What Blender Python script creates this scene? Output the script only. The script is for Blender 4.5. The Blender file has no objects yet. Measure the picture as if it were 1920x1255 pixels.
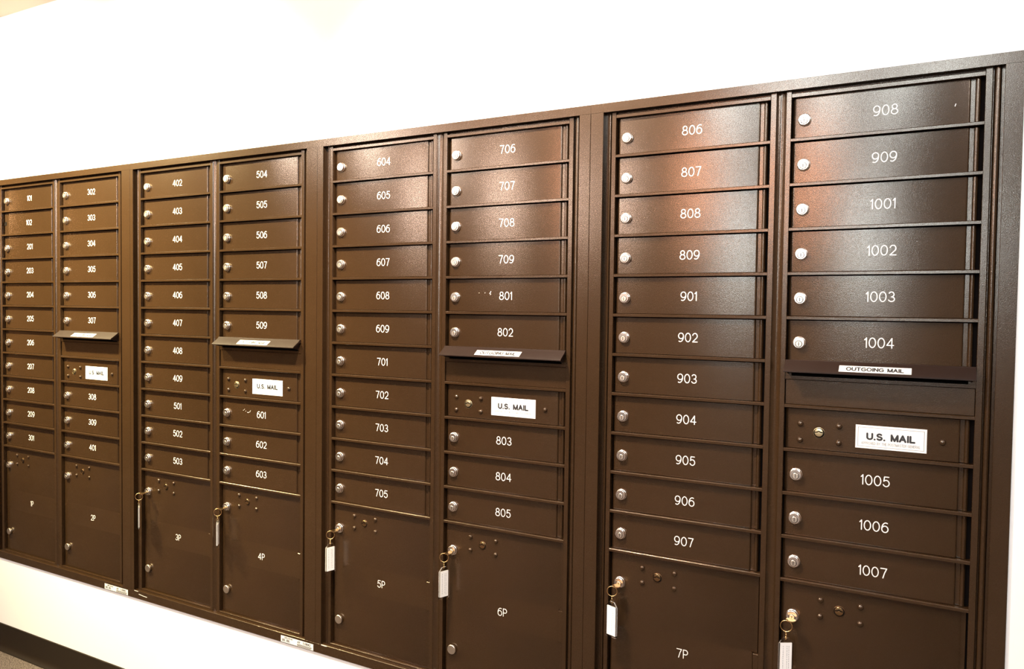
import bpy, math, random
from mathutils import Vector, Matrix

# ------------------------------------------------------------------ camera, exposure
sc = bpy.context.scene
col = sc.collection
FLOOR = 1.763                      # the mailbox grid is measured from its first divider line; the floor lies this far below
cam_d = bpy.data.cameras.new('camera')
cam = bpy.data.objects.new('camera', cam_d)
col.objects.link(cam)
cam_d.sensor_fit = 'HORIZONTAL'
cam_d.sensor_width = 36.0
cam_d.lens = 1421.093 / 1920 * 36.0
cam_d.clip_start = 0.05
cam.location = (3.07901, -1.60767, FLOOR - 0.436302)
cam.rotation_euler = (1.538614, -0.0127433, 0.4978488)
sc.camera = cam
sc.view_settings.view_transform = 'Standard'
sc.view_settings.look = 'None'
sc.view_settings.exposure = 0.0
sc.view_settings.gamma = 1.0
sc.view_settings.use_curve_mapping = False
sc.cycles.use_denoising = True
sc.cycles.denoising_prefilter = 'NONE'
sc.cycles.sample_clamp_indirect = 3.0

world = bpy.data.worlds.new('world')
sc.world = world
world.use_nodes = True
world.node_tree.nodes['Background'].inputs['Color'].default_value = (1, 0.97, 0.93, 1)
world.node_tree.nodes['Background'].inputs['Strength'].default_value = 0.15

# ------------------------------------------------------------------ unseen lamps: most placed from door reflections, the rest added as fill
CEIL = FLOOR + 0.6335


def lamp(name, x, y, power, color, radius=0.12, z=None):
    d = bpy.data.lights.new(name, 'POINT')
    d.shadow_soft_size = radius
    d.energy = power
    d.color = color
    o = bpy.data.objects.new(name, d)
    o.location = (x, y, (CEIL - 0.17) if z is None else z)
    col.objects.link(o)
    return o


WARM = (1.0, 0.74, 0.46)
NEUT = (1.0, 0.88, 0.76)
COOL = (1.0, 0.97, 0.95)
lamp('unseen_lamp', 2.60, -1.78, 31, (0.76, 0.92, 1.0), 0.12, CEIL - 0.13)
lamp('unseen_lamp', 3.12, -1.78, 24, (0.76, 0.92, 1.0), 0.11, CEIL - 0.13)
lamp('unseen_lamp', 0.34, -1.78, 40, (1.0, 0.90, 0.82), 0.10, CEIL - 0.13)
lamp('unseen_lamp', 2.00, -3.70, 88, (1.0, 0.52, 0.33), 0.17)
lamp('unseen_lamp', 0.30, -3.80, 120, (1.0, 0.86, 0.78), 0.14)
lamp('unseen_lamp', 2.74, -7.30, 430, (0.74, 0.91, 1.0), 0.26)
lamp('unseen_lamp', 3.80, -1.10, 40, COOL)  # added fill to brighten the right end of the wall
lamp('unseen_lamp', -5.40, -1.60, 26, (1.0, 0.60, 0.30))  # added to light the left wall that the left doors reflect


def washer(x, y, tx, tz, power, color, angle=95, blend=0.7):
    """unseen spot near the ceiling, tilted to wash the wall"""
    d = bpy.data.lights.new('unseen_washer', 'SPOT')
    d.energy = power
    d.color = color
    d.spot_size = math.radians(angle)
    d.spot_blend = blend
    d.shadow_soft_size = 0.05
    o = bpy.data.objects.new('unseen_washer', d)
    o.location = (x, y, CEIL - 0.03)
    o.rotation_euler = Vector((tx - x, 0.0 - y, tz - o.location.z)).to_track_quat('-Z', 'Y').to_euler()
    col.objects.link(o)


washer(-0.25, -0.75, 0.15, 1.74, 760, (1.0, 0.85, 0.47), 84)
washer(0.85, -0.75, 0.95, 1.74, 430, (1.0, 0.85, 0.49), 84)
washer(2.05, -0.75, 2.15, 1.50, 320, (1.0, 0.80, 0.60), 84)  # added spot to lighten the doors right of centre

# ------------------------------------------------------------------ materials


def mat(name, rgb, rough=0.5, metal=0.0, spec=0.5):
    m = bpy.data.materials.new(name)
    m.use_nodes = True
    b = m.node_tree.nodes['Principled BSDF']
    b.inputs['Base Color'].default_value = (*rgb, 1)
    b.inputs['Roughness'].default_value = rough
    b.inputs['Metallic'].default_value = metal
    b.inputs['Specular IOR Level'].default_value = spec
    return m


def bump(m, scale, strength, dist, detail=2.0, kind='noise'):
    nt = m.node_tree
    b = nt.nodes['Principled BSDF']
    tc = nt.nodes.new('ShaderNodeTexCoord')
    n = nt.nodes.new('ShaderNodeTexNoise')
    n.inputs['Scale'].default_value = scale
    n.inputs['Detail'].default_value = detail
    bp = nt.nodes.new('ShaderNodeBump')
    bp.inputs['Strength'].default_value = strength
    bp.inputs['Distance'].default_value = dist
    nt.links.new(tc.outputs['Object'], n.inputs['Vector'])
    nt.links.new(n.outputs['Fac'], bp.inputs['Height'])
    nt.links.new(bp.outputs['Normal'], b.inputs['Normal'])
    return n


def two_tone(m, scale, c0, c1, lo=0.35, hi=0.65, detail=3.0):
    nt = m.node_tree
    b = nt.nodes['Principled BSDF']
    tc = nt.nodes.new('ShaderNodeTexCoord')
    n = nt.nodes.new('ShaderNodeTexNoise')
    n.inputs['Scale'].default_value = scale
    n.inputs['Detail'].default_value = detail
    r = nt.nodes.new('ShaderNodeValToRGB')
    r.color_ramp.elements[0].position = lo
    r.color_ramp.elements[1].position = hi
    r.color_ramp.elements[0].color = (*c0, 1)
    r.color_ramp.elements[1].color = (*c1, 1)
    nt.links.new(tc.outputs['Object'], n.inputs['Vector'])
    nt.links.new(n.outputs['Fac'], r.inputs['Fac'])
    nt.links.new(r.outputs['Color'], b.inputs['Base Color'])


BRONZE = mat('bronze_paint', (0.0255, 0.0126, 0.0054), 0.18, 0.0, 0.70)
BRONZE.node_tree.nodes['Principled BSDF'].inputs['Specular Tint'].default_value = (1.0, 0.86, 0.74, 1)
two_tone(BRONZE, 9.0, (0.0235, 0.0120, 0.0050), (0.0255, 0.0132, 0.0057))
bump(BRONZE, 950.0, 1.0, 0.00012, 1.0)
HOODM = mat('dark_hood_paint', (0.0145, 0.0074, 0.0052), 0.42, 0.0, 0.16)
CHROME = mat('chrome', (0.93, 0.87, 0.81), 0.24, 1.0)
NICKEL = mat('brushed_nickel', (0.70, 0.62, 0.53), 0.36, 1.0)
BRASS = mat('brass', (0.80, 0.56, 0.27), 0.24, 1.0)
OLDBRASS = mat('aged_brass', (0.30, 0.19, 0.09), 0.30, 1.0)
BLACK = mat('dark_gap', (0.005, 0.0035, 0.003), 0.9, 0.0, 0.05)
WHITE = mat('white_engraving', (0.76, 0.74, 0.72), 0.5)
HOODPAPER = mat('hood_label', (0.52, 0.515, 0.51), 0.5)
PAPER = mat('white_label', (0.70, 0.69, 0.68), 0.45)
INK = mat('black_ink', (0.012, 0.012, 0.014), 0.5)
GREYINK = mat('grey_ink', (0.22, 0.23, 0.24), 0.5)
PALE = mat('pale_chip_mark', (0.78, 0.76, 0.74), 0.4)  # bare metal in the door chips; also the pale trim marks
WALL = mat('white_wall_paint', (0.86, 0.845, 0.82), 0.6, 0.0, 0.3)
bump(WALL, 160.0, 0.05, 0.0006)
TAN = mat('tan_wall_paint', (0.30, 0.21, 0.15), 0.7, 0.0, 0.3)
WOOD = mat('wood_panelling', (0.55, 0.30, 0.12), 0.6, 0.0, 0.3)
CEILM = mat('ceiling_paint', (0.86, 0.78, 0.74), 0.7, 0.0, 0.3)
BASE = mat('dark_rubber_base', (0.011, 0.0068, 0.0035), 0.45, 0.0, 0.25)
CARPET = mat('carpet', (0.2, 0.16, 0.12), 0.95, 0.0, 0.1)
two_tone(CARPET, 190.0, (0.075, 0.058, 0.047), (0.27, 0.22, 0.185), 0.34, 0.66, 4.0)
bump(CARPET, 260.0, 1.0, 0.006, 4.0)
SLIP = mat('white_slip', (0.90, 0.89, 0.88), 0.5)
CLEAR = mat('clear_plastic', (1.0, 1.0, 1.0), 0.02)
CLEAR.node_tree.nodes['Principled BSDF'].inputs['Transmission Weight'].default_value = 1.0
CLEAR.node_tree.nodes['Principled BSDF'].inputs['IOR'].default_value = 1.28

# ------------------------------------------------------------------ mesh builder


class MB:
    def __init__(self):
        self.v, self.f, self.m = [], [], []

    def add(self, vs, fs, mi=0):
        o = len(self.v)
        self.v += [tuple(p) for p in vs]
        self.f += [tuple(i + o for i in f) for f in fs]
        self.m += [mi] * len(fs)
        return self

    def box(self, x0, x1, y0, y1, z0, z1, mi=0, c=0.0):
        """box; c = chamfer of the front (low y) edges"""
        if c <= 0:
            vs = [(x, y, z) for z in (z0, z1) for y in (y0, y1) for x in (x0, x1)]
            fs = [(0, 1, 5, 4), (1, 3, 7, 5), (3, 2, 6, 7), (2, 0, 4, 6), (4, 5, 7, 6), (0, 2, 3, 1)]
            return self.add(vs, fs, mi)
        vs = [(x0 + c, y0, z0 + c), (x1 - c, y0, z0 + c), (x1 - c, y0, z1 - c), (x0 + c, y0, z1 - c),
              (x0, y0 + c, z0), (x1, y0 + c, z0), (x1, y0 + c, z1), (x0, y0 + c, z1),
              (x0, y1, z0), (x1, y1, z0), (x1, y1, z1), (x0, y1, z1)]
        fs = [(0, 1, 2, 3), (0, 4, 5, 1), (1, 5, 6, 2), (2, 6, 7, 3), (3, 7, 4, 0),
              (4, 8, 9, 5), (5, 9, 10, 6), (6, 10, 11, 7), (7, 11, 8, 4), (8, 11, 10, 9)]
        return self.add(vs, fs, mi)

    def prof_z(self, pts, z0, z1, mi=0, back=None):
        """profile (x, y) left to right swept along z; closed towards back if given"""
        if back is not None:
            pts = [(pts[0][0], back)] + list(pts) + [(pts[-1][0], back)]
        n = len(pts)
        vs = [(x, y, z0) for x, y in pts] + [(x, y, z1) for x, y in pts]
        fs = [(i, i + 1, n + i + 1, n + i) for i in range(n - 1)]
        if back is not None:
            fs += [(n - 1, 0, n, 2 * n - 1), tuple(range(n - 1, -1, -1)), tuple(range(n, 2 * n))]
        return self.add(vs, fs, mi)

    def prof_x(self, pts, x0, x1, mi=0):
        """closed profile (y, z), counter-clockwise seen from +x, swept along x"""
        n = len(pts)
        vs = [(x0, y, z) for y, z in pts] + [(x1, y, z) for y, z in pts]
        fs = [((i + 1) % n, i, n + i, n + (i + 1) % n) for i in range(n)]
        fs += [tuple(range(n)), tuple(range(2 * n - 1, n - 1, -1))]
        return self.add(vs, fs, mi)

    def lathe(self, prof, cx=0, cy=0, cz=0, n=28, mi=0, axis='y'):
        """profile (r, h) revolved; h runs along -y for axis 'y' (out of the wall), up for 'z'"""
        vs, fs = [], []
        for r, h in prof:
            for k in range(n):
                a = 2 * math.pi * k / n
                if axis == 'y':
                    vs.append((cx + r * math.cos(a), cy - h, cz + r * math.sin(a)))
                else:
                    vs.append((cx + r * math.cos(a), cy + r * math.sin(a), cz + h))
        for i in range(len(prof) - 1):
            for k in range(n):
                a, b = i * n + k, i * n + (k + 1) % n
                fs.append((a, b, b + n, a + n))
        return self.add(vs, fs, mi)

    def torus(self, R, r, mat4, n=32, k=8, mi=0, sx=1.0):
        vs, fs = [], []
        for i in range(n):
            a = 2 * math.pi * i / n
            for j in range(k):
                b = 2 * math.pi * j / k
                p = Vector((sx * R * math.cos(a) + r * math.cos(b) * math.cos(a), r * math.sin(b),
                            R * math.sin(a) + r * math.cos(b) * math.sin(a)))
                vs.append(mat4 @ p)
        for i in range(n):
            for j in range(k):
                a, b = i * k + j, i * k + (j + 1) % k
                c, d = ((i + 1) % n) * k + j, ((i + 1) % n) * k + (j + 1) % k
                fs.append((a, b, d, c))
        return self.add(vs, fs, mi)

    def tube(self, p0, p1, r, n=8, mi=0):
        p0, p1 = Vector(p0), Vector(p1)
        q = (p1 - p0).to_track_quat('Z', 'Y').to_matrix()
        vs = []
        for p in (p0, p1):
            for k in range(n):
                a = 2 * math.pi * k / n
                vs.append(p + q @ Vector((r * math.cos(a), r * math.sin(a), 0)))
        fs = [(k, (k + 1) % n, n + (k + 1) % n, n + k) for k in range(n)]
        fs += [tuple(range(n - 1, -1, -1)), tuple(range(n, 2 * n))]
        return self.add(vs, fs, mi)

    def ribbon(self, path, r, y, t, mi=0, mp=None):
        """a stroke of half-width r along path (u, v), standing t proud of plane y; mp maps (u, y, v) to a point"""
        P = [Vector(q) for q in path]
        Q = [P[0]]
        for q in P[1:]:
            if (q - Q[-1]).length > 1e-7:
                Q.append(q)
        P = Q
        closed = (P[0] - P[-1]).length < 1e-6 and len(P) > 3
        if closed:
            P = P[:-1]
        n = len(P)
        L, R_ = [], []
        for i in range(n):
            a = P[i - 1] if (i > 0 or closed) else None
            b = P[(i + 1) % n] if (i < n - 1 or closed) else None
            d = Vector((0, 0))
            if a is not None:
                d += (P[i] - a).normalized()
            if b is not None:
                d += (b - P[i]).normalized()
            d.normalize()
            nn = Vector((-d.y, d.x))
            L.append(P[i] + nn * r)
            R_.append(P[i] - nn * r)
        if closed:
            ring = None
        else:
            def cap(c, a, b):
                """points strictly between a and b on the round end about c, turning clockwise from a"""
                a0 = math.atan2((a - c).y, (a - c).x)
                return [c + Vector((math.cos(a0 - math.pi * k / 5), math.sin(a0 - math.pi * k / 5))) * r for k in range(1, 5)]
            endc = cap(P[-1], L[-1], R_[-1])
            begc = cap(P[0], R_[0], L[0])
        mp = mp or (lambda u, yy, v: (u, yy, v))
        f3 = lambda q, yy: mp(q.x, yy, q.y)
        vs, fs = [], []
        for i in range(n):
            vs += [f3(L[i], y - t), f3(R_[i], y - t), f3(L[i], y), f3(R_[i], y)]
        rng = range(n) if closed else range(n - 1)
        for i in rng:
            a, b = 4 * i, 4 * ((i + 1) % n)
            fs += [(a, a + 1, b + 1, b), (a + 2, a, b, b + 2), (a + 1, a + 3, b + 3, b + 1)]
        if not closed:
            for cp, i0, i1 in ((endc, 4 * (n - 1), 4 * (n - 1) + 1), (begc, 1, 0)):
                o = len(vs)
                vs += [f3(q, y - t) for q in cp] + [f3(q, y) for q in cp]
                k = len(cp)
                top = [i0] + [o + j for j in range(k)] + [i1]
                bot = [i0 + 2] + [o + k + j for j in range(k)] + [i1 + 2]
                fs.append(tuple(reversed(top)))
                fs += [(top[j], top[j + 1], bot[j + 1], bot[j]) for j in range(len(top) - 1)]
        return self.add(vs, fs, mi)

    def mesh(self, name, mats, smooth=None):
        me = bpy.data.meshes.new(name)
        me.from_pydata(self.v, [], self.f)
        for m in mats:
            me.materials.append(m)
        me.polygons.foreach_set('material_index', self.m)
        if smooth is not None:
            me.polygons.foreach_set('use_smooth', [True] * len(me.polygons))
            me.set_sharp_from_angle(angle=math.radians(smooth))
        me.update()
        return me


def link(name, me, parent=None, loc=(0, 0, 0), label=None):
    o = bpy.data.objects.new(name, me)
    col.objects.link(o)
    o.location = loc
    if parent is not None:
        o.parent = parent
    if label:
        o['label'] = label
    return o


def thing(name, label, cat, loc, group=None):
    o = bpy.data.objects.new(name, None)
    o.empty_display_size = 0.05
    col.objects.link(o)
    o.location = loc
    o['label'], o['category'] = label, cat
    if group:
        o['group'] = group
    return o


def structure(name, me, loc=(0, 0, 0)):
    o = link(name, me, None, loc)
    o['kind'] = 'structure'
    return o


# ------------------------------------------------------------------ single-stroke engraved lettering (cap height 1)


def arc(cx, cy, rx, ry, a0, a1, n=16):
    return [(cx + rx * math.cos(math.radians(a0 + (a1 - a0) * k / n)), cy + ry * math.sin(math.radians(a0 + (a1 - a0) * k / n))) for k in range(n + 1)]


G = {
    '0': (0.74, [arc(.37, .5, .37, .5, 90, 450, 28)]),
    '1': (0.24, [[(.0, .80), (.09, .88), (.20, 1)], [(.20, 1), (.20, 0)]]),
    '2': (0.70, [arc(.35, .68, .33, .32, 165, -35, 14) + [(.03, 0)], [(.03, 0), (.70, 0)]]),
    '3': (0.70, [arc(.33, .745, .29, .255, 150, -90, 14), arc(.34, .25, .34, .24, 90, -160, 16)]),
    '4': (0.76, [[(.56, 0), (.56, 1)], [(.56, 1), (.0, .28)], [(.0, .28), (.76, .28)]]),
    '5': (0.70, [[(.64, 1), (.14, 1)], [(.14, 1), (.07, .54)], [(.07, .54)] + arc(.34, .33, .35, .33, 128, -155, 18)]),
    '6': (0.72, [arc(.36, .33, .36, .33, 0, 360, 26), arc(.46, .38, .46, .62, 180, 68, 14)]),
    '7': (0.68, [[(.0, 1), (.68, 1)], [(.68, 1), (.45, .55), (.27, 0)]]),
    '8': (0.72, [arc(.36, .765, .28, .235, 90, 450, 22), arc(.36, .265, .36, .265, 90, 450, 26)]),
    '9': (0.72, [arc(.36, .67, .36, .33, 0, 360, 26), arc(.26, .62, .46, .62, 0, -112, 14)]),
    'P': (0.62, [[(.0, 0), (.0, 1)], [(.0, 1), (.32, 1)] + arc(.32, .73, .30, .27, 90, -90, 12) + [(.0, .46)]]),
    'O': (0.86, [arc(.43, .5, .43, .5, 90, 450, 24)]),
    'U': (0.70, [[(.0, 1), (.0, .35)] + arc(.35, .35, .35, .35, 180, 360, 12) + [(.70, 1)]]),
    'T': (0.66, [[(.0, 1), (.66, 1)], [(.33, 1), (.33, 0)]]),
    'G': (0.82, [arc(.43, .5, .43, .5, 45, 340, 20), [(.83, .33), (.83, .48), (.48, .48)]]),
    'I': (0.04, [[(.02, 0), (.02, 1)]]),
    'N': (0.68, [[(.0, 0), (.0, 1)], [(.0, 1), (.68, 0)], [(.68, 0), (.68, 1)]]),
    'M': (0.82, [[(.0, 0), (.0, 1)], [(.0, 1), (.41, 0)], [(.41, 0), (.82, 1)], [(.82, 1), (.82, 0)]]),
    'A': (0.76, [[(.0, 0), (.38, 1)], [(.38, 1), (.76, 0)], [(.13, .34), (.63, .34)]]),
    'L': (0.54, [[(.0, 1), (.0, 0)], [(.0, 0), (.54, 0)]]),
    'R': (0.66, [[(.0, 0), (.0, 1)], [(.0, 1), (.34, 1)] + arc(.34, .74, .29, .26, 90, -90, 10) + [(.0, .48)], [(.34, .48), (.66, 0)]]),
    'V': (0.72, [[(.0, 1), (.36, 0)], [(.36, 0), (.72, 1)]]),
    'E': (0.58, [[(.0, 0), (.0, 1)], [(.0, 1), (.58, 1)], [(.0, .52), (.52, .52)], [(.0, 0), (.58, 0)]]),
    'D': (0.74, [[(.0, 0), (.0, 1)], [(.0, 1), (.28, 1)] + arc(.28, .5, .46, .5, 90, -90, 14) + [(.0, 0)]]),
    'B': (0.66, [[(.0, 0), (.0, 1)], [(.0, 1), (.34, 1)] + arc(.34, .76, .26, .24, 90, -90, 10) + [(.0, .52)], [(.34, .52)] + arc(.34, .26, .31, .26, 90, -90, 10) + [(.0, 0)]]),
    'Y': (0.70, [[(.0, 1), (.35, .48)], [(.70, 1), (.35, .48)], [(.35, .48), (.35, 0)]]),
    'H': (0.68, [[(.0, 0), (.0, 1)], [(.68, 0), (.68, 1)], [(.0, .52), (.68, .52)]]),
    'S': (0.66, [arc(.33, .755, .29, .245, 35, 265, 14) + arc(.33, .255, .32, .255, 85, -150, 16)]),
    'C': (0.78, [arc(.43, .5, .43, .5, 45, 315, 20)]),
    'F': (0.56, [[(.0, 0), (.0, 1)], [(.0, 1), (.56, 1)], [(.0, .52), (.50, .52)]]),
    '-': (0.36, [[(.0, .48), (.36, .48)]]),
    '.': (0.06, [[(.02, .0), (.04, .0)]]),
    ' ': (0.34, []),
}


def strokes(mb, text, cx, cz, h, sx, gap, r, y, t, mi=0, mp=None):
    """text centred at (cx, cz): cap height h, width factor sx, gap between letters (in cap heights)"""
    w = sum(G[c][0] for c in text) * sx + gap * (len(text) - 1)
    x = cx - w * h / 2
    for c in text:
        gw, paths = G[c]
        for i, p in enumerate(paths):
            mb.ribbon([(x + u * sx * h, cz - h / 2 + v * h) for u, v in p], r, y, t * (1 + 0.22 * i), mi, mp)
        x += (gw * sx + gap) * h
    return mb


def font_text(mb, text, cx, cz, h, y, t, mi=0, bold=0.0, wide=1.0, mp=None, left=False):
    """Blender's own typeface as a solid, cap height h"""
    cu = bpy.data.curves.new('text', 'FONT')
    cu.body = text
    cu.size = 1.0
    cu.offset = bold
    cu.resolution_u = 3
    o = bpy.data.objects.new('text', cu)
    col.objects.link(o)
    me = bpy.data.meshes.new_from_object(o.evaluated_get(bpy.context.evaluated_depsgraph_get()))
    bpy.data.objects.remove(o)
    bpy.data.curves.remove(cu)
    xs = [v.co.x for v in me.vertices]
    ys = [v.co.y for v in me.vertices]
    s = h / (max(ys) - min(ys))
    x0, y0 = (min(xs) if left else (min(xs) + max(xs)) / 2), (min(ys) + max(ys)) / 2
    mp = mp or (lambda u, yy, v: (u, yy, v))
    n = len(me.vertices)
    P = [(cx + (v.co.x - x0) * s * wide, cz + (v.co.y - y0) * s) for v in me.vertices]
    fs = [tuple(p.vertices) for p in me.polygons]
    edges = {}
    for f in fs:
        for a, b in zip(f, f[1:] + f[:1]):
            edges[(a, b)] = edges.get((a, b), 0) + 1
    vs = [mp(u, y - t, v) for u, v in P] + [mp(u, y, v) for u, v in P]
    out = list(fs)
    for (a, b) in edges:
        if (b, a) not in edges:
            out.append((a, a + n, b + n, b))
    mb.add(vs, out, mi)
    bpy.data.meshes.remove(me)


# ------------------------------------------------------------------ the room
X0, X1, YF, YW = -7.0, 6.0, -10.0, -0.005       # left, right, opposite wall, face of the mailbox wall
HX0, HX1, HZ0, HZ1 = -0.030, 3.212, FLOOR - 1.400, FLOOR + 0.020

mb = MB()
for x0, x1, z0, z1 in ((X0, HX0, 0, CEIL), (HX1, X1, 0, CEIL), (HX0, HX1, 0, HZ0), (HX0, HX1, HZ1, CEIL)):
    mb.add([(x0, YW, z0), (x1, YW, z0), (x1, YW, z1), (x0, YW, z1)], [(0, 1, 2, 3)])
for a, b in (((HX0, HZ0), (HX1, HZ0)), ((HX1, HZ0), (HX1, HZ1)), ((HX1, HZ1), (HX0, HZ1)), ((HX0, HZ1), (HX0, HZ0))):
    mb.add([(a[0], YW, a[1]), (b[0], YW, b[1]), (b[0], 0.5, b[1]), (a[0], 0.5, a[1])], [(3, 2, 1, 0)])
structure('wall_back', mb.mesh('wall_back', [WALL]))
structure('wall_left', MB().box(X0 - 0.1, X0, YF, YW, 0, CEIL).mesh('wall_left', [WOOD]))
structure('wall_right', MB().box(X1, X1 + 0.1, YF, YW, 0, CEIL).mesh('wall_right', [TAN]))
structure('wall_front', MB().box(X0, X1, YF - 0.1, YF, 0, CEIL).mesh('wall_front', [TAN]))
structure('floor', MB().box(X0, X1, YF, YW, -0.05, 0).mesh('floor', [CARPET]))
structure('ceiling', MB().box(X0, X1, YF, YW, CEIL, CEIL + 0.05).mesh('ceiling', [CEILM]))
bprof = [(YW, 0.0), (YW, 0.0965), (YW - .0028, 0.0965), (YW - .0043, 0.095), (YW - .0045, 0.026), (YW - .0065, 0.017), (YW - .0115, 0.009),
         (YW - .0175, 0.0045), (YW - .0205, 0.003), (YW - .0210, 0.0)]
structure('baseboard_back', MB().prof_x(bprof, X0, X1).mesh('baseboard_back', [BASE], 40))

# ------------------------------------------------------------------ mailbox cabinets
P = 0.0889                                      # height of one box
EDGES = [[0.0, 0.3294, 0.3712, 0.7017], [0.8167, 1.1475, 1.1886, 1.5217],
         [1.6379, 1.9717, 2.0134, 2.3497], [2.4639, 2.7956, 2.8354, 3.1651]]
SEAMS = [-0.0420, 0.7745, 1.5898, 2.4063, 3.2230]
BOT = -1.411                                    # lower edge of the trim, measured from the first divider line
OPB, OPT = -1.3775, -0.0050                     # bottom and top of the door openings
FACE = 0.009                                    # doors sit this far behind the dividers
NUMBERS = [
    (['101', '102', '201', '203', '204', '205', '206', '207', '208', '209', '301'], '1P',
     ['302', '303', '304', '305', '306', '307'], ['308', '309', '401'], '2P'),
    (['402', '403', '404', '405', '406', '407', '408', '409', '501', '502', '503'], '3P',
     ['504', '505', '506', '507', '508', '509'], ['601', '602', '603'], '4P'),
    (['604', '605', '606', '607', '608', '609', '701', '702', '703', '704', '705'], '5P',
     ['706', '707', '708', '709', '801', '802'], ['803', '804', '805'], '6P'),
    (['806', '807', '808', '809', '901', '902', '903', '904', '905', '906', '907'], '7P',
     ['908', '909', '1001', '1002', '1003', '1004'], ['1005', '1006', '1007'], '8P'),
]

# shared meshes
lk = MB().lathe([(0.0125, 0.0), (0.0125, 0.0016), (0.0119, 0.0022), (0.0115, 0.0024), (0.0115, 0.0058), (0.0111, 0.0068), (0.0102, 0.0074), (0.0, 0.0074)], n=36)
lk.lathe([(0.0068, 0.0074), (0.0068, 0.0075), (0.0058, 0.0075), (0.0057, 0.0075)], cz=-0.0025, n=28, mi=1)
lk.lathe([(0.0059, 0.0074), (0.0059, 0.0082), (0.0054, 0.0086), (0.0, 0.0086)], cz=-0.0025, n=28, mi=2)
lk.box(-0.0006, 0.0006, -0.0088, -0.008, -0.0025 - 0.0036, -0.0025 + 0.0036, 1)
LOCK = lk.mesh('lock', [CHROME, BLACK, NICKEL], 30)
HOLE = MB().lathe([(0.0082, 0.0), (0.0082, 0.0003), (0.0, 0.0003)], n=24).mesh('lock_hole', [BLACK], 30)
KNOB = MB().lathe([(0.0088, 0.0), (0.0088, 0.0028), (0.0120, 0.0032), (0.0120, 0.0066), (0.0112, 0.0074), (0.0, 0.0074)], n=36).mesh('knob', [NICKEL], 30)
RIVET = MB().lathe([(0.0058, 0.0), (0.0057, 0.0012), (0.0050, 0.0027), (0.0036, 0.0039), (0.0018, 0.0045), (0.0, 0.0046)], n=22).mesh('rivet', [BRONZE], 60)


def keyway(mat_plug):
    b = MB()
    b.lathe([(0.0108, 0.0), (0.0108, 0.0008), (0.0103, 0.0010), (0.0101, 0.0004)], n=30, mi=2)
    b.lathe([(0.0101, 0.0), (0.0101, 0.0004), (0.0, 0.0004)], n=30, mi=1)
    b.lathe([(0.0080, 0.0), (0.0080, 0.0016), (0.0076, 0.0020), (0.0066, 0.0022), (0.0, 0.0022)], cx=-0.0003, cz=0.0008, n=30, mi=0)
    path = [(-.0068, 0.0012), (-.0034, 0.0016), (-.0012, .0032), (.0010, .0032), (.0030, 0.0016), (.0060, 0.0012)]
    b.ribbon(path, 0.0011, -0.0022, 0.0003, 1)
    b.ribbon([(u, v - 0.0022) for u, v in path], 0.0006, -0.0022, 0.0005, 2)
    return b.mesh('post_office_lock', [mat_plug, BLACK, mat_plug], 30)


POST_LOCK = keyway(mat('pale_brass', (0.78, 0.66, 0.40), 0.3, 1.0))
PARCEL_LOCK = keyway(OLDBRASS)

DIGIT_H, DIGIT_R = 0.0184, 0.00092


def number_mesh(text, r=DIGIT_R):
    b = MB()
    strokes(b, text, 0, 0, DIGIT_H, 0.82, 0.23, r, 0, 0.00025)
    return b.mesh('door_number', [WHITE])


# US MAIL plate
b = MB().box(-0.0612, 0.0612, -0.0007, 0, -0.0226, 0.0226, 0, 0.0004)
for x0, x1, z0, z1 in ((-0.0572, 0.0572, 0.0180, 0.0188), (-0.0572, 0.0572, -0.0188, -0.0180), (-0.0572, -0.0562, -0.0188, 0.0188), (0.0562, 0.0572, -0.0188, 0.0188)):
    b.box(x0, x1, -0.0008, -0.0007, z0, z1, 2)
strokes(b, 'U.S. MAIL', 0.0, 0.0015, 0.0108, 1.16, 0.36, 0.00175, -0.0007, 0.0002, 1)
strokes(b, 'APPROVED BY THE POSTMASTER GENERAL', 0, -0.0118, 0.0046, 0.72, 0.19, 0.00030, -0.0007, 0.0002, 2)
MAILPLATE = b.mesh('mail_plate', [PAPER, INK, GREYINK])

# certification sticker on the lower trim
b = MB().box(-0.0625, 0.0625, -0.0004, 0, -0.0090, 0.0090, 0)
strokes(b, 'USPS-STD-4C', -0.0320, 0.0052, 0.0042, 0.80, 0.20, 0.00038, -0.0004, 0.0002, 1)
random.seed(4)
for row in range(4):
    for x0 in (-0.0580, -0.0410):
        b.box(x0, x0 + random.uniform(0.011, 0.0145), -0.0005, -0.0004, -0.0002 - row * 0.0019, 0.0010 - row * 0.0019, 1)
font_text(b, 'AF', 0.0075, 0.0032, 0.0068, -0.0004, 0.0002, 1, 0.014, 1.1)
strokes(b, 'FLORENCE', 0.0380, 0.0034, 0.0056, 0.75, 0.16, 0.00045, -0.0004, 0.0002, 1)
for row in range(3):
    b.box(0.0010, 0.0010 + (0.056, 0.056, 0.052)[row], -0.0005, -0.0004, -0.0035 - row * 0.0022, -0.0022 - row * 0.0022, 1)
STICKER = b.mesh('certification_sticker', [PAPER, INK, GREYINK])


def door_mesh(w, h):
    """one box door: bent left edge, flat face, hinge barrel at the right; origin at the top left of its opening"""
    pts = [(.0016, .0135), (.0024, .0125), (.0040, .0104), (.0062, .0093), (.0085, FACE), (w - .0252, FACE), (w - .0236, .0094),
           (w - .0222, .0108), (w - .0216, .0128), (w - .0150, .0128), (w - .0144, .0112), (w - .0128, .0096), (w - .0112, FACE),
           (w - .0092, .0094), (w - .0074, .0110), (w - .0062, .0140)]
    return MB().prof_z(pts, -h, -0.0022, 0, 0.018).mesh('door', [BRONZE], 50)


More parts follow.
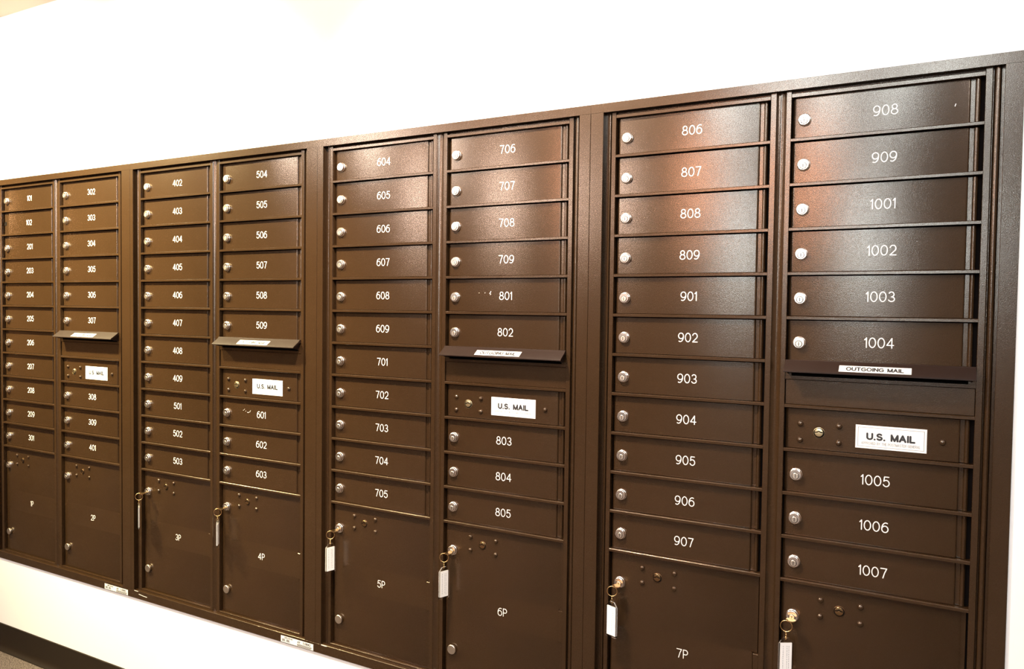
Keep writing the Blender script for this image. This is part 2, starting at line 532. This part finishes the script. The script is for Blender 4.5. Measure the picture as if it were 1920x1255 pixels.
def parcel_mesh(w, h, n0, n1):
    """parcel locker door with a notch for the hinge tab between n0 and n1 (measured down from its top)"""
    left = [(.0016, .0135), (.0024, .0125), (.0040, .0104), (.0062, .0093), (.0085, FACE)]
    full = left + [(w - .0125, FACE), (w - .0118, .0098), (w - .0034, .0098), (w - .0026, .0112)]
    cut = left + [(w - .0134, FACE), (w - .0128, .0100)]
    m = MB()
    m.prof_z(full, -n0, -0.0022, 0, 0.018)
    m.prof_z(cut, -n1, -n0, 0, 0.018)
    m.prof_z(full, -h, -n1, 0, 0.018)
    return m.mesh('parcel_door', [BRONZE], 50)


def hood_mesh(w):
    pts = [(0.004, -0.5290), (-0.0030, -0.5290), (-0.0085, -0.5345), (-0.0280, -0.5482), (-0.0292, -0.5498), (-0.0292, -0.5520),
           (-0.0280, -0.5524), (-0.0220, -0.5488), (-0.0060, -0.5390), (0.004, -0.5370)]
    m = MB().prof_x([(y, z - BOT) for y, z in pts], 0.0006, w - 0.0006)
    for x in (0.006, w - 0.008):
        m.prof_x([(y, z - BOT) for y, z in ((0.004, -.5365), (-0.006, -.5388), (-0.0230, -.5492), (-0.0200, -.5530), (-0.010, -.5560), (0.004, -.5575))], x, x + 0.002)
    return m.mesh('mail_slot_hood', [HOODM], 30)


HOOD_A, HOOD_B = Vector((-0.0085, -0.5345)), Vector((-0.0280, -0.5482))


def hood_label_mesh():
    d = (HOOD_B - HOOD_A)
    L = d.length
    d /= L
    nrm = Vector((-abs(d.y), abs(d.x)))           # outwards and up
    def mp(u, yy, v):
        q = HOOD_A + d * (L * 0.5 - v) + nrm * (-yy)
        return (u, q.x, q.y - BOT)
    b = MB()
    hw, hh = 0.0622, L * 0.40
    vs = [mp(-hw, 0, -hh), mp(hw, 0, -hh), mp(hw, 0, hh), mp(-hw, 0, hh), mp(-hw, -.0004, -hh), mp(hw, -.0004, -hh), mp(hw, -.0004, hh), mp(-hw, -.0004, hh)]
    b.add(vs, [(4, 5, 6, 7), (0, 1, 5, 4), (1, 2, 6, 5), (2, 3, 7, 6), (3, 0, 4, 7)], 0)
    strokes(b, 'OUTGOING MAIL', 0, 0, 0.0092, 0.94, 0.26, 0.00105, -0.0004, 0.0002, 1, mp)
    return b.mesh('mail_slot_label', [HOODPAPER, INK])


HOOD_LABEL = hood_label_mesh()


def z_(z):
    return z - BOT


def row_top(k):
    return -P * k - 0.00325


def bar_profile(k):
    z = z_(-P * k)
    return [(0.020, z - .00325), (0.020, z + .00325), (0.0012, z + .00325), (0.0, z + .0021), (0.0, z - .0029), (0.0004, z - .00325)]


def chips(door, spots, y=FACE):
    """flecks of bare metal: (x, z, length, angle) in the door's own frame"""
    b = MB()
    for x, z, s, a in spots:
        c, sn = math.cos(a), math.sin(a)
        b.ribbon([(x - c * s / 2, z - sn * s / 2), (x, z + s * .06), (x + c * s / 2, z + sn * s / 2)], 0.0003 + s * 0.08, y, 0.00012)
    link('pale_mark', b.mesh('pale_mark', [PALE]), door, label='bare metal fleck in the paint')


UNIT_LABELS = [
    'brown steel mailbox cabinet numbered 101 to 401 with parcel doors 1P and 2P',
    'brown steel mailbox cabinet numbered 402 to 603 with parcel doors 3P and 4P',
    'brown steel mailbox cabinet numbered 604 to 805 with parcel doors 5P and 6P',
    'brown steel mailbox cabinet numbered 806 to 1007, nearest one with the glossy upper doors',
]
keyed = []


def parcel(unit, w, name, xo):
    top = row_top(11)
    h = top - OPB - 0.0012
    d = link('parcel_door', parcel_mesh(w, h, top + 1.1445, top + 1.2200), unit, (xo, 0, z_(top)),
             'tall parcel door marked ' + name)
    at = lambda x, z: (x, FACE, z - top)
    link('lock', LOCK, d, at(.024, -1.0505), 'chrome lock')
    for x in (.0765, .1498):
        for z in (-1.0092, -1.0424):
            link('rivet', RIVET, d, at(x, z))
    link('post_office_lock', PARCEL_LOCK, d, at(.1115, -1.0255), 'round aged brass lock')
    link('knob', KNOB, d, at(.0262, -1.3065), 'round brushed metal button')
    link('door_number', number_mesh(name, 0.00082), d, at(.1705, -1.1825), 'white number ' + name)
    return d


def tenant(unit, mesh, k, w, num, xo):
    top = row_top(k)
    d = link('door', mesh, unit, (xo, 0, z_(top)), 'mailbox door numbered ' + num)
    if num == '102':
        link('lock_hole', HOLE, d, (.0120, FACE, -.0420), 'empty round lock hole')
    else:
        link('lock', LOCK, d, (.0242, FACE, -.0466), 'chrome lock')
    link('door_number', number_mesh(num), d, ((.1655 if num == '102' else .1690), FACE, -.0428), 'white number ' + num)
    return d


for u in range(4):
    aL, aR, bL, bR = [x - EDGES[u][0] for x in EDGES[u]]
    s0, s1 = SEAMS[u] - EDGES[u][0], SEAMS[u + 1] - EDGES[u][0]
    unit = thing('mailbox_cabinet', UNIT_LABELS[u], 'mailbox', (EDGES[u][0], 0, FLOOR + BOT), 'brown mailbox cabinets set in the wall')
    wA, wB = aR - aL, bR - bL

    # body behind the doors
    link('body', MB().box(-0.028, bR + 0.028, 0.019, 0.40, z_(-1.390), z_(0.010)).mesh('body', [BLACK]), unit)

    # face frame: jambs, beads, mullion, rails
    fz0, fz1 = z_(-1.392), z_(0.016)
    f = MB()
    f.prof_z([(-.0300, .0070), (-.0240, .0070), (-.0236, .0058), (-.0196, .0058), (-.0192, .0075), (-.0184, .0040), (-.0172, .0018), (-.0155, .0010),
              (-.0138, .0018), (-.0124, .0040), (-.0118, .0075), (-.0102, .0075), (-.0098, .0006), (-.0092, 0), (-.0006, 0), (0, .0006)], fz0, fz1, 0, 0.020)
    mw = bL - aR
    tro = [(aR, .0006), (aR + .0006, 0), (aR + .0106, 0), (aR + .0112, .0010)]
    for k in range(9):
        t = k / 8
        tro.append((aR + .0118 + (mw - .0222) * t, .0020 + .0042 * math.sin(math.pi * t)))
    tro += [(bL - .0098, .0010), (bL - .0092, 0), (bL - .0006, 0), (bL, .0006)]
    f.prof_z(tro, fz0, fz1, 0, 0.020)
    q = bR
    f.prof_z([(q, .0006), (q + .0006, 0), (q + .0102, 0), (q + .0108, .0006), (q + .0112, .0070), (q + .0122, .0058), (q + .0130, .0058), (q + .0134, .0078),
              (q + .0142, .0045), (q + .0158, .0022), (q + .0185, .0010), (q + .0210, .0012), (q + .0232, .0030), (q + .0240, .0075),
              (q + .0250, .0052), (q + .0285, .0052), (q + .0300, .0052)], fz0, fz1, 0, 0.020)
    for x0, x1 in ((aL, aR), (bL, bR)):
        f.box(x0, x1, 0.0, 0.020, z_(OPT), z_(0.0026), 0, 0.0006)
        f.box(x0, x1, 0.0072, 0.020, z_(0.0026), z_(0.016), 0)
        f.box(x0, x1, 0.0, 0.020, z_(-1.3905), z_(OPB), 0, 0.0006)
    link('face_frame', f.mesh('face_frame', [BRONZE], 40), unit)

    # outer trim, four strips
    F0 = -0.009
    tz, bz = 0.0085, -1.3842
    top = MB().prof_x([(YW, z_(0.0290)), (-.0083, z_(0.0290)), (F0, z_(0.0283)), (F0, z_(tz)), (0.0070, z_(tz)), (0.0070, z_(tz + .002)), (YW, z_(tz + .002))], s0 + .0002, s1 - .0002)
    bot = MB().prof_x([(YW, z_(BOT)), (YW, z_(bz - .002)), (0.0070, z_(bz - .002)), (0.0070, z_(bz)), (-.0080, z_(bz)), (F0, z_(bz - .001)), (F0, z_(BOT))], s0 + .0002, s1 - .0002)
    link('trim_strip', top.mesh('trim_strip', [BRONZE]), unit)
    link('trim_strip', bot.mesh('trim_strip', [BRONZE]), unit)
    li, ri = -.0270, bR + .0290
    g = 0.0003
    lf = MB().prof_z([(s0 + g, YW), (s0 + g, F0 + .0006), (s0 + g + .0006, F0), (li - .0006, F0), (li, F0 + .0006), (li, .0070), (li - .0015, .0070), (li - .0015, YW)], z_(bz - .0004), z_(tz + .0004))
    rt = MB().prof_z([(ri + .0015, YW), (ri + .0015, .0052), (ri, .0052), (ri, F0 + .0006), (ri + .0006, F0), (s1 - g - .0006, F0), (s1 - g, F0 + .0006), (s1 - g, YW)], z_(bz - .0004), z_(tz + .0004))
    link('trim_strip', lf.mesh('trim_strip', [BRONZE]), unit)
    link('trim_strip', rt.mesh('trim_strip', [BRONZE]), unit)

    # dividers
    for x0, w, rows in ((aL, wA, range(1, 12)), (bL, wB, (1, 2, 3, 4, 5, 7, 8, 9, 10, 11))):
        for k in rows:
            link('divider_bar', MB().prof_x(bar_profile(k), x0, x0 + w).mesh('divider_bar', [BRONZE]), unit)

    # doors
    colA, pA, colB1, colB2, pB = NUMBERS[u]
    hd = P - 0.0075
    mA, mB = door_mesh(wA, hd), door_mesh(wB, hd)
    doors = {}
    for k, num in enumerate(colA):
        doors[num] = tenant(unit, mA, k, wA, num, aL)
    for k, num in enumerate(colB1):
        doors[num] = tenant(unit, mB, k, wB, num, bL)
    for k, num in enumerate(colB2):
        doors[num] = tenant(unit, mB, k + 8, wB, num, bL)
    parcel(unit, wA, pA, aL)
    parcel(unit, wB, pB, bL)
    for x1 in (aR, bR):
        link('hinge_tab', MB().box(x1 - .0112, x1 - .0004, .0030, .019, z_(-1.2194), z_(-1.1455), 0, 0.0005).mesh('hinge_tab', [BRONZE]), unit)

    # outgoing mail slot
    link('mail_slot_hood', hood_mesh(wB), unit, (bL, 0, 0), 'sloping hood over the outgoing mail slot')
    hd_ = [o for o in unit.children if o.name.startswith('mail_slot_hood')][-1]
    link('mail_slot_label', HOOD_LABEL, hd_, (0.1639, 0, 0), 'white label reading OUTGOING MAIL')
    s = MB().box(0.0, wB, 0.0018, 0.019, z_(-.5680), z_(-.5612))
    s.box(0.0, wB, 0.0018, 0.019, z_(-.5420), z_(-.5302))
    s.box(0.0, 0.012, 0.0018, 0.019, z_(-.5615), z_(-.5410))
    s.box(wB - 0.012, wB, 0.0018, 0.019, z_(-.5615), z_(-.5410))
    link('mail_slot', s.mesh('mail_slot', [BRONZE]), unit, (bL, 0, 0))
    link('slot_panel', MB().box(0.0012, wB - .0006, 0.0032, 0.019, z_(row_top(7) + .0005 + .0065), z_(-.5688), 0, 0.0005).mesh('slot_panel', [BRONZE]), unit, (bL, 0, 0))

    # carrier's door with the US MAIL plate
    tp = row_top(7)
    md = link('carrier_door', mB, unit, (bL, 0, z_(tp)), 'door with a white plate reading U.S. MAIL')
    link('mail_plate', MAILPLATE, md, (.1935, FACE, -.6735 - tp), 'white plate with black letters U.S. MAIL')
    for x, z in ((.0302, -.6575), (.1022, -.6575), (.0302, -.6905), (.1022, -.6905), (.2802, -.6725)):
        link('rivet', RIVET, md, (x, FACE, z - tp))
    link('post_office_lock', POST_LOCK, md, (.0658, FACE, -.6735 - tp), 'round pale brass lock')
    if u < 2:
        link('certification_sticker', STICKER, unit, (s1 - 0.0165 - 0.0625 + (0.0095 if u == 1 else 0), F0, z_(-1.4003)), 'white printed sticker on the lower trim')

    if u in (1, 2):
        marks = MB()
        marks.ribbon([(-.0250, z_(bz - .0016)), (-.0150, z_(bz - .0020)), (-.0060, z_(bz - .0016))], 0.0008, F0, 0.00012)  # pale stroke at the left corner of the lower trim
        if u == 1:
            marks.ribbon([(-.0020, z_(-1.3945)), (.0200, z_(-1.3968)), (.0390, z_(-1.3975))], 0.0009, F0, 0.00012)  # pale scratch along the trim face
        link('pale_mark', marks.mesh('pale_mark', [PALE]), unit, label='pale marks on the lower trim')
    if u == 1:
        chips(doors['601'], [(.094, -.034, .0025, .4), (.099, -.031, .002, .9), (.104, -.036, .002, .2), (.1135, -.0395, .005, .05), (.1215, -.0365, .004, 1.0), (.123, -.0345, .003, 1.0)])
    if u == 2:
        chips(doors['801'], [(.1260, -.0345, .0055, 1.1), (.1245, -.0365, .003, .3), (.0935, -.0360, .0015, .2), (.1105, -.0355, .002, 1.2), (.1260, -.0395, .0025, .6)])
    if u == 3:
        chips(doors['908'], [(.2840, -.0470, .0042, 1.25)])
    if u > 0:
        keyed.append((EDGES[u][0] + aL, pA))
        keyed.append((EDGES[u][0] + bL, pB))

# ------------------------------------------------------------------ keys with tags
camx, camy = 3.079, -1.608
YAW = {'3P': 87, '4P': 80, '5P': 32, '6P': 36, '7P': -38, '8P': 24}


def outline_solid(mb, pts, t, M, mi=0):
    n = len(pts)
    vs = [M @ Vector((x, -t / 2, z)) for x, z in pts] + [M @ Vector((x, t / 2, z)) for x, z in pts]
    fs = [tuple(range(n)), tuple(range(2 * n - 1, n - 1, -1))] + [(i, n + i, n + (i + 1) % n, (i + 1) % n) for i in range(n)]
    return mb.add(vs, fs, mi)


for xo, name in keyed:
    x, z = xo + .0242, FLOOR - 1.0530
    t = thing('parcel_key', 'brass key in the lock of parcel door %s with a ring and a clear tag' % name, 'key', (x, 0.0004, z), 'parcel keys with hanging tags')
    # key: blade in the lock, flat bow standing out of it
    k = MB()
    k.box(-.0042, .0042, -.0050, .0030, -.0009, .0009, 0)
    n = 28
    ring = [(.0098 * math.cos(2 * math.pi * i / n), -.0138 + .0092 * math.sin(2 * math.pi * i / n)) for i in range(n)]
    hole = [(-.0060 + .0022 * math.cos(2 * math.pi * i / n), -.0178 + .0022 * math.sin(2 * math.pi * i / n)) for i in range(n)]
    vs = [(a, b_, .0011) for a, b_ in ring] + [(a, b_, .0011) for a, b_ in hole] + [(a, b_, -.0011) for a, b_ in ring] + [(a, b_, -.0011) for a, b_ in hole]
    fs = []
    for i in range(n):
        j = (i + 1) % n
        fs += [(i, j, n + j, n + i), (2 * n + j, 2 * n + i, 3 * n + i, 3 * n + j), (j, i, 2 * n + i, 2 * n + j), (n + i, n + j, 3 * n + j, 3 * n + i)]
    k.add(vs, fs)
    link('key', k.mesh('key', [BRASS], 30), t, label='brass key')
    # ring through the bow's hole, swivel below it
    rc = Vector((-.0070, -.0215, -.0104))
    vx, vy = x - camx, -.022 - camy
    face = math.atan2(-vx, vy)                    # turn so that local x lies across the line of sight
    M = Matrix.Translation(rc) @ Matrix.Rotation(face * 0.75, 4, 'Z')
    link('key_ring', MB().torus(.0112, .00085, M, 36, 8).mesh('key_ring', [BRASS], 60), t, label='thin brass split ring')
    s = MB()
    low = rc + Vector((0, 0, -.0112))
    Ms = Matrix.Translation(low + Vector((0, 0, -.0012))) @ Matrix.Rotation(face + 1.2, 4, 'Z')
    s.torus(.0022, .0006, Ms, 16, 6)
    s.tube(low + Vector((0, 0, -.0030)), low + Vector((0, 0, -.0085)), .0007)
    s.lathe([(0, -.0016), (.0013, -.0012), (.0018, 0), (.0013, .0012), (0, .0016)], low.x, low.y, low.z - .0058, 12, axis='z')
    yaw = face + math.radians(YAW[name])
    Ml = Matrix.Translation(low + Vector((0, 0, -.0120))) @ Matrix.Rotation(yaw + 0.9, 4, 'Z')
    s.torus(.0036, .0007, Ml, 18, 6)
    link('swivel', s.mesh('swivel', [BRASS], 60), t, label='small brass swivel link')
    # clear tag with a printed slip
    Mt = Matrix.Translation(low + Vector((0, 0, -.0135))) @ Matrix.Rotation(yaw, 4, 'Z')
    hw, H = .0150, .0790
    body = [(-hw, -.0100), (-hw, -H + .0010), (-hw + .001, -H), (hw - .001, -H), (hw, -H + .0010), (hw, -.0100), (.0062, .0010), (-.0062, .0010)]
    tg = MB()
    outline_solid(tg, body, .0034, Mt)
    tag = link('key_tag', tg.mesh('key_tag', [CLEAR], 20), t, label='clear plastic tag with a white slip inside')
    sl = MB()
    outline_solid(sl, [(-.0118, -.0092), (-.0118, -H + .0045), (.0118, -H + .0045), (.0118, -.0092)], .0040, Mt)
    random.seed(int(name[0]))
    for side in (-1, 1):
        for cx in (-.0062, .0018, .0056):
            zz = -.0150
            while zz > -H + .0120:
                ln = random.uniform(.0015, .0040)
                vs = [Mt @ Vector((cx + dx, side * .00208, zz + dz)) for dx, dz in ((-.0004, 0), (.0004, 0), (.0004, -ln), (-.0004, -ln))]
                vs += [Mt @ Vector((cx + dx, side * .0019, zz + dz)) for dx, dz in ((-.0004, 0), (.0004, 0), (.0004, -ln), (-.0004, -ln))]
                sl.add(vs, [(0, 1, 2, 3) if side > 0 else (3, 2, 1, 0), (0, 4, 5, 1), (1, 5, 6, 2), (2, 6, 7, 3), (3, 7, 4, 0)], 1)
                zz -= ln + random.uniform(.0008, .0022)
    link('paper_slip', sl.mesh('paper_slip', [SLIP, GREYINK]), tag, label='white paper slip with grey print')
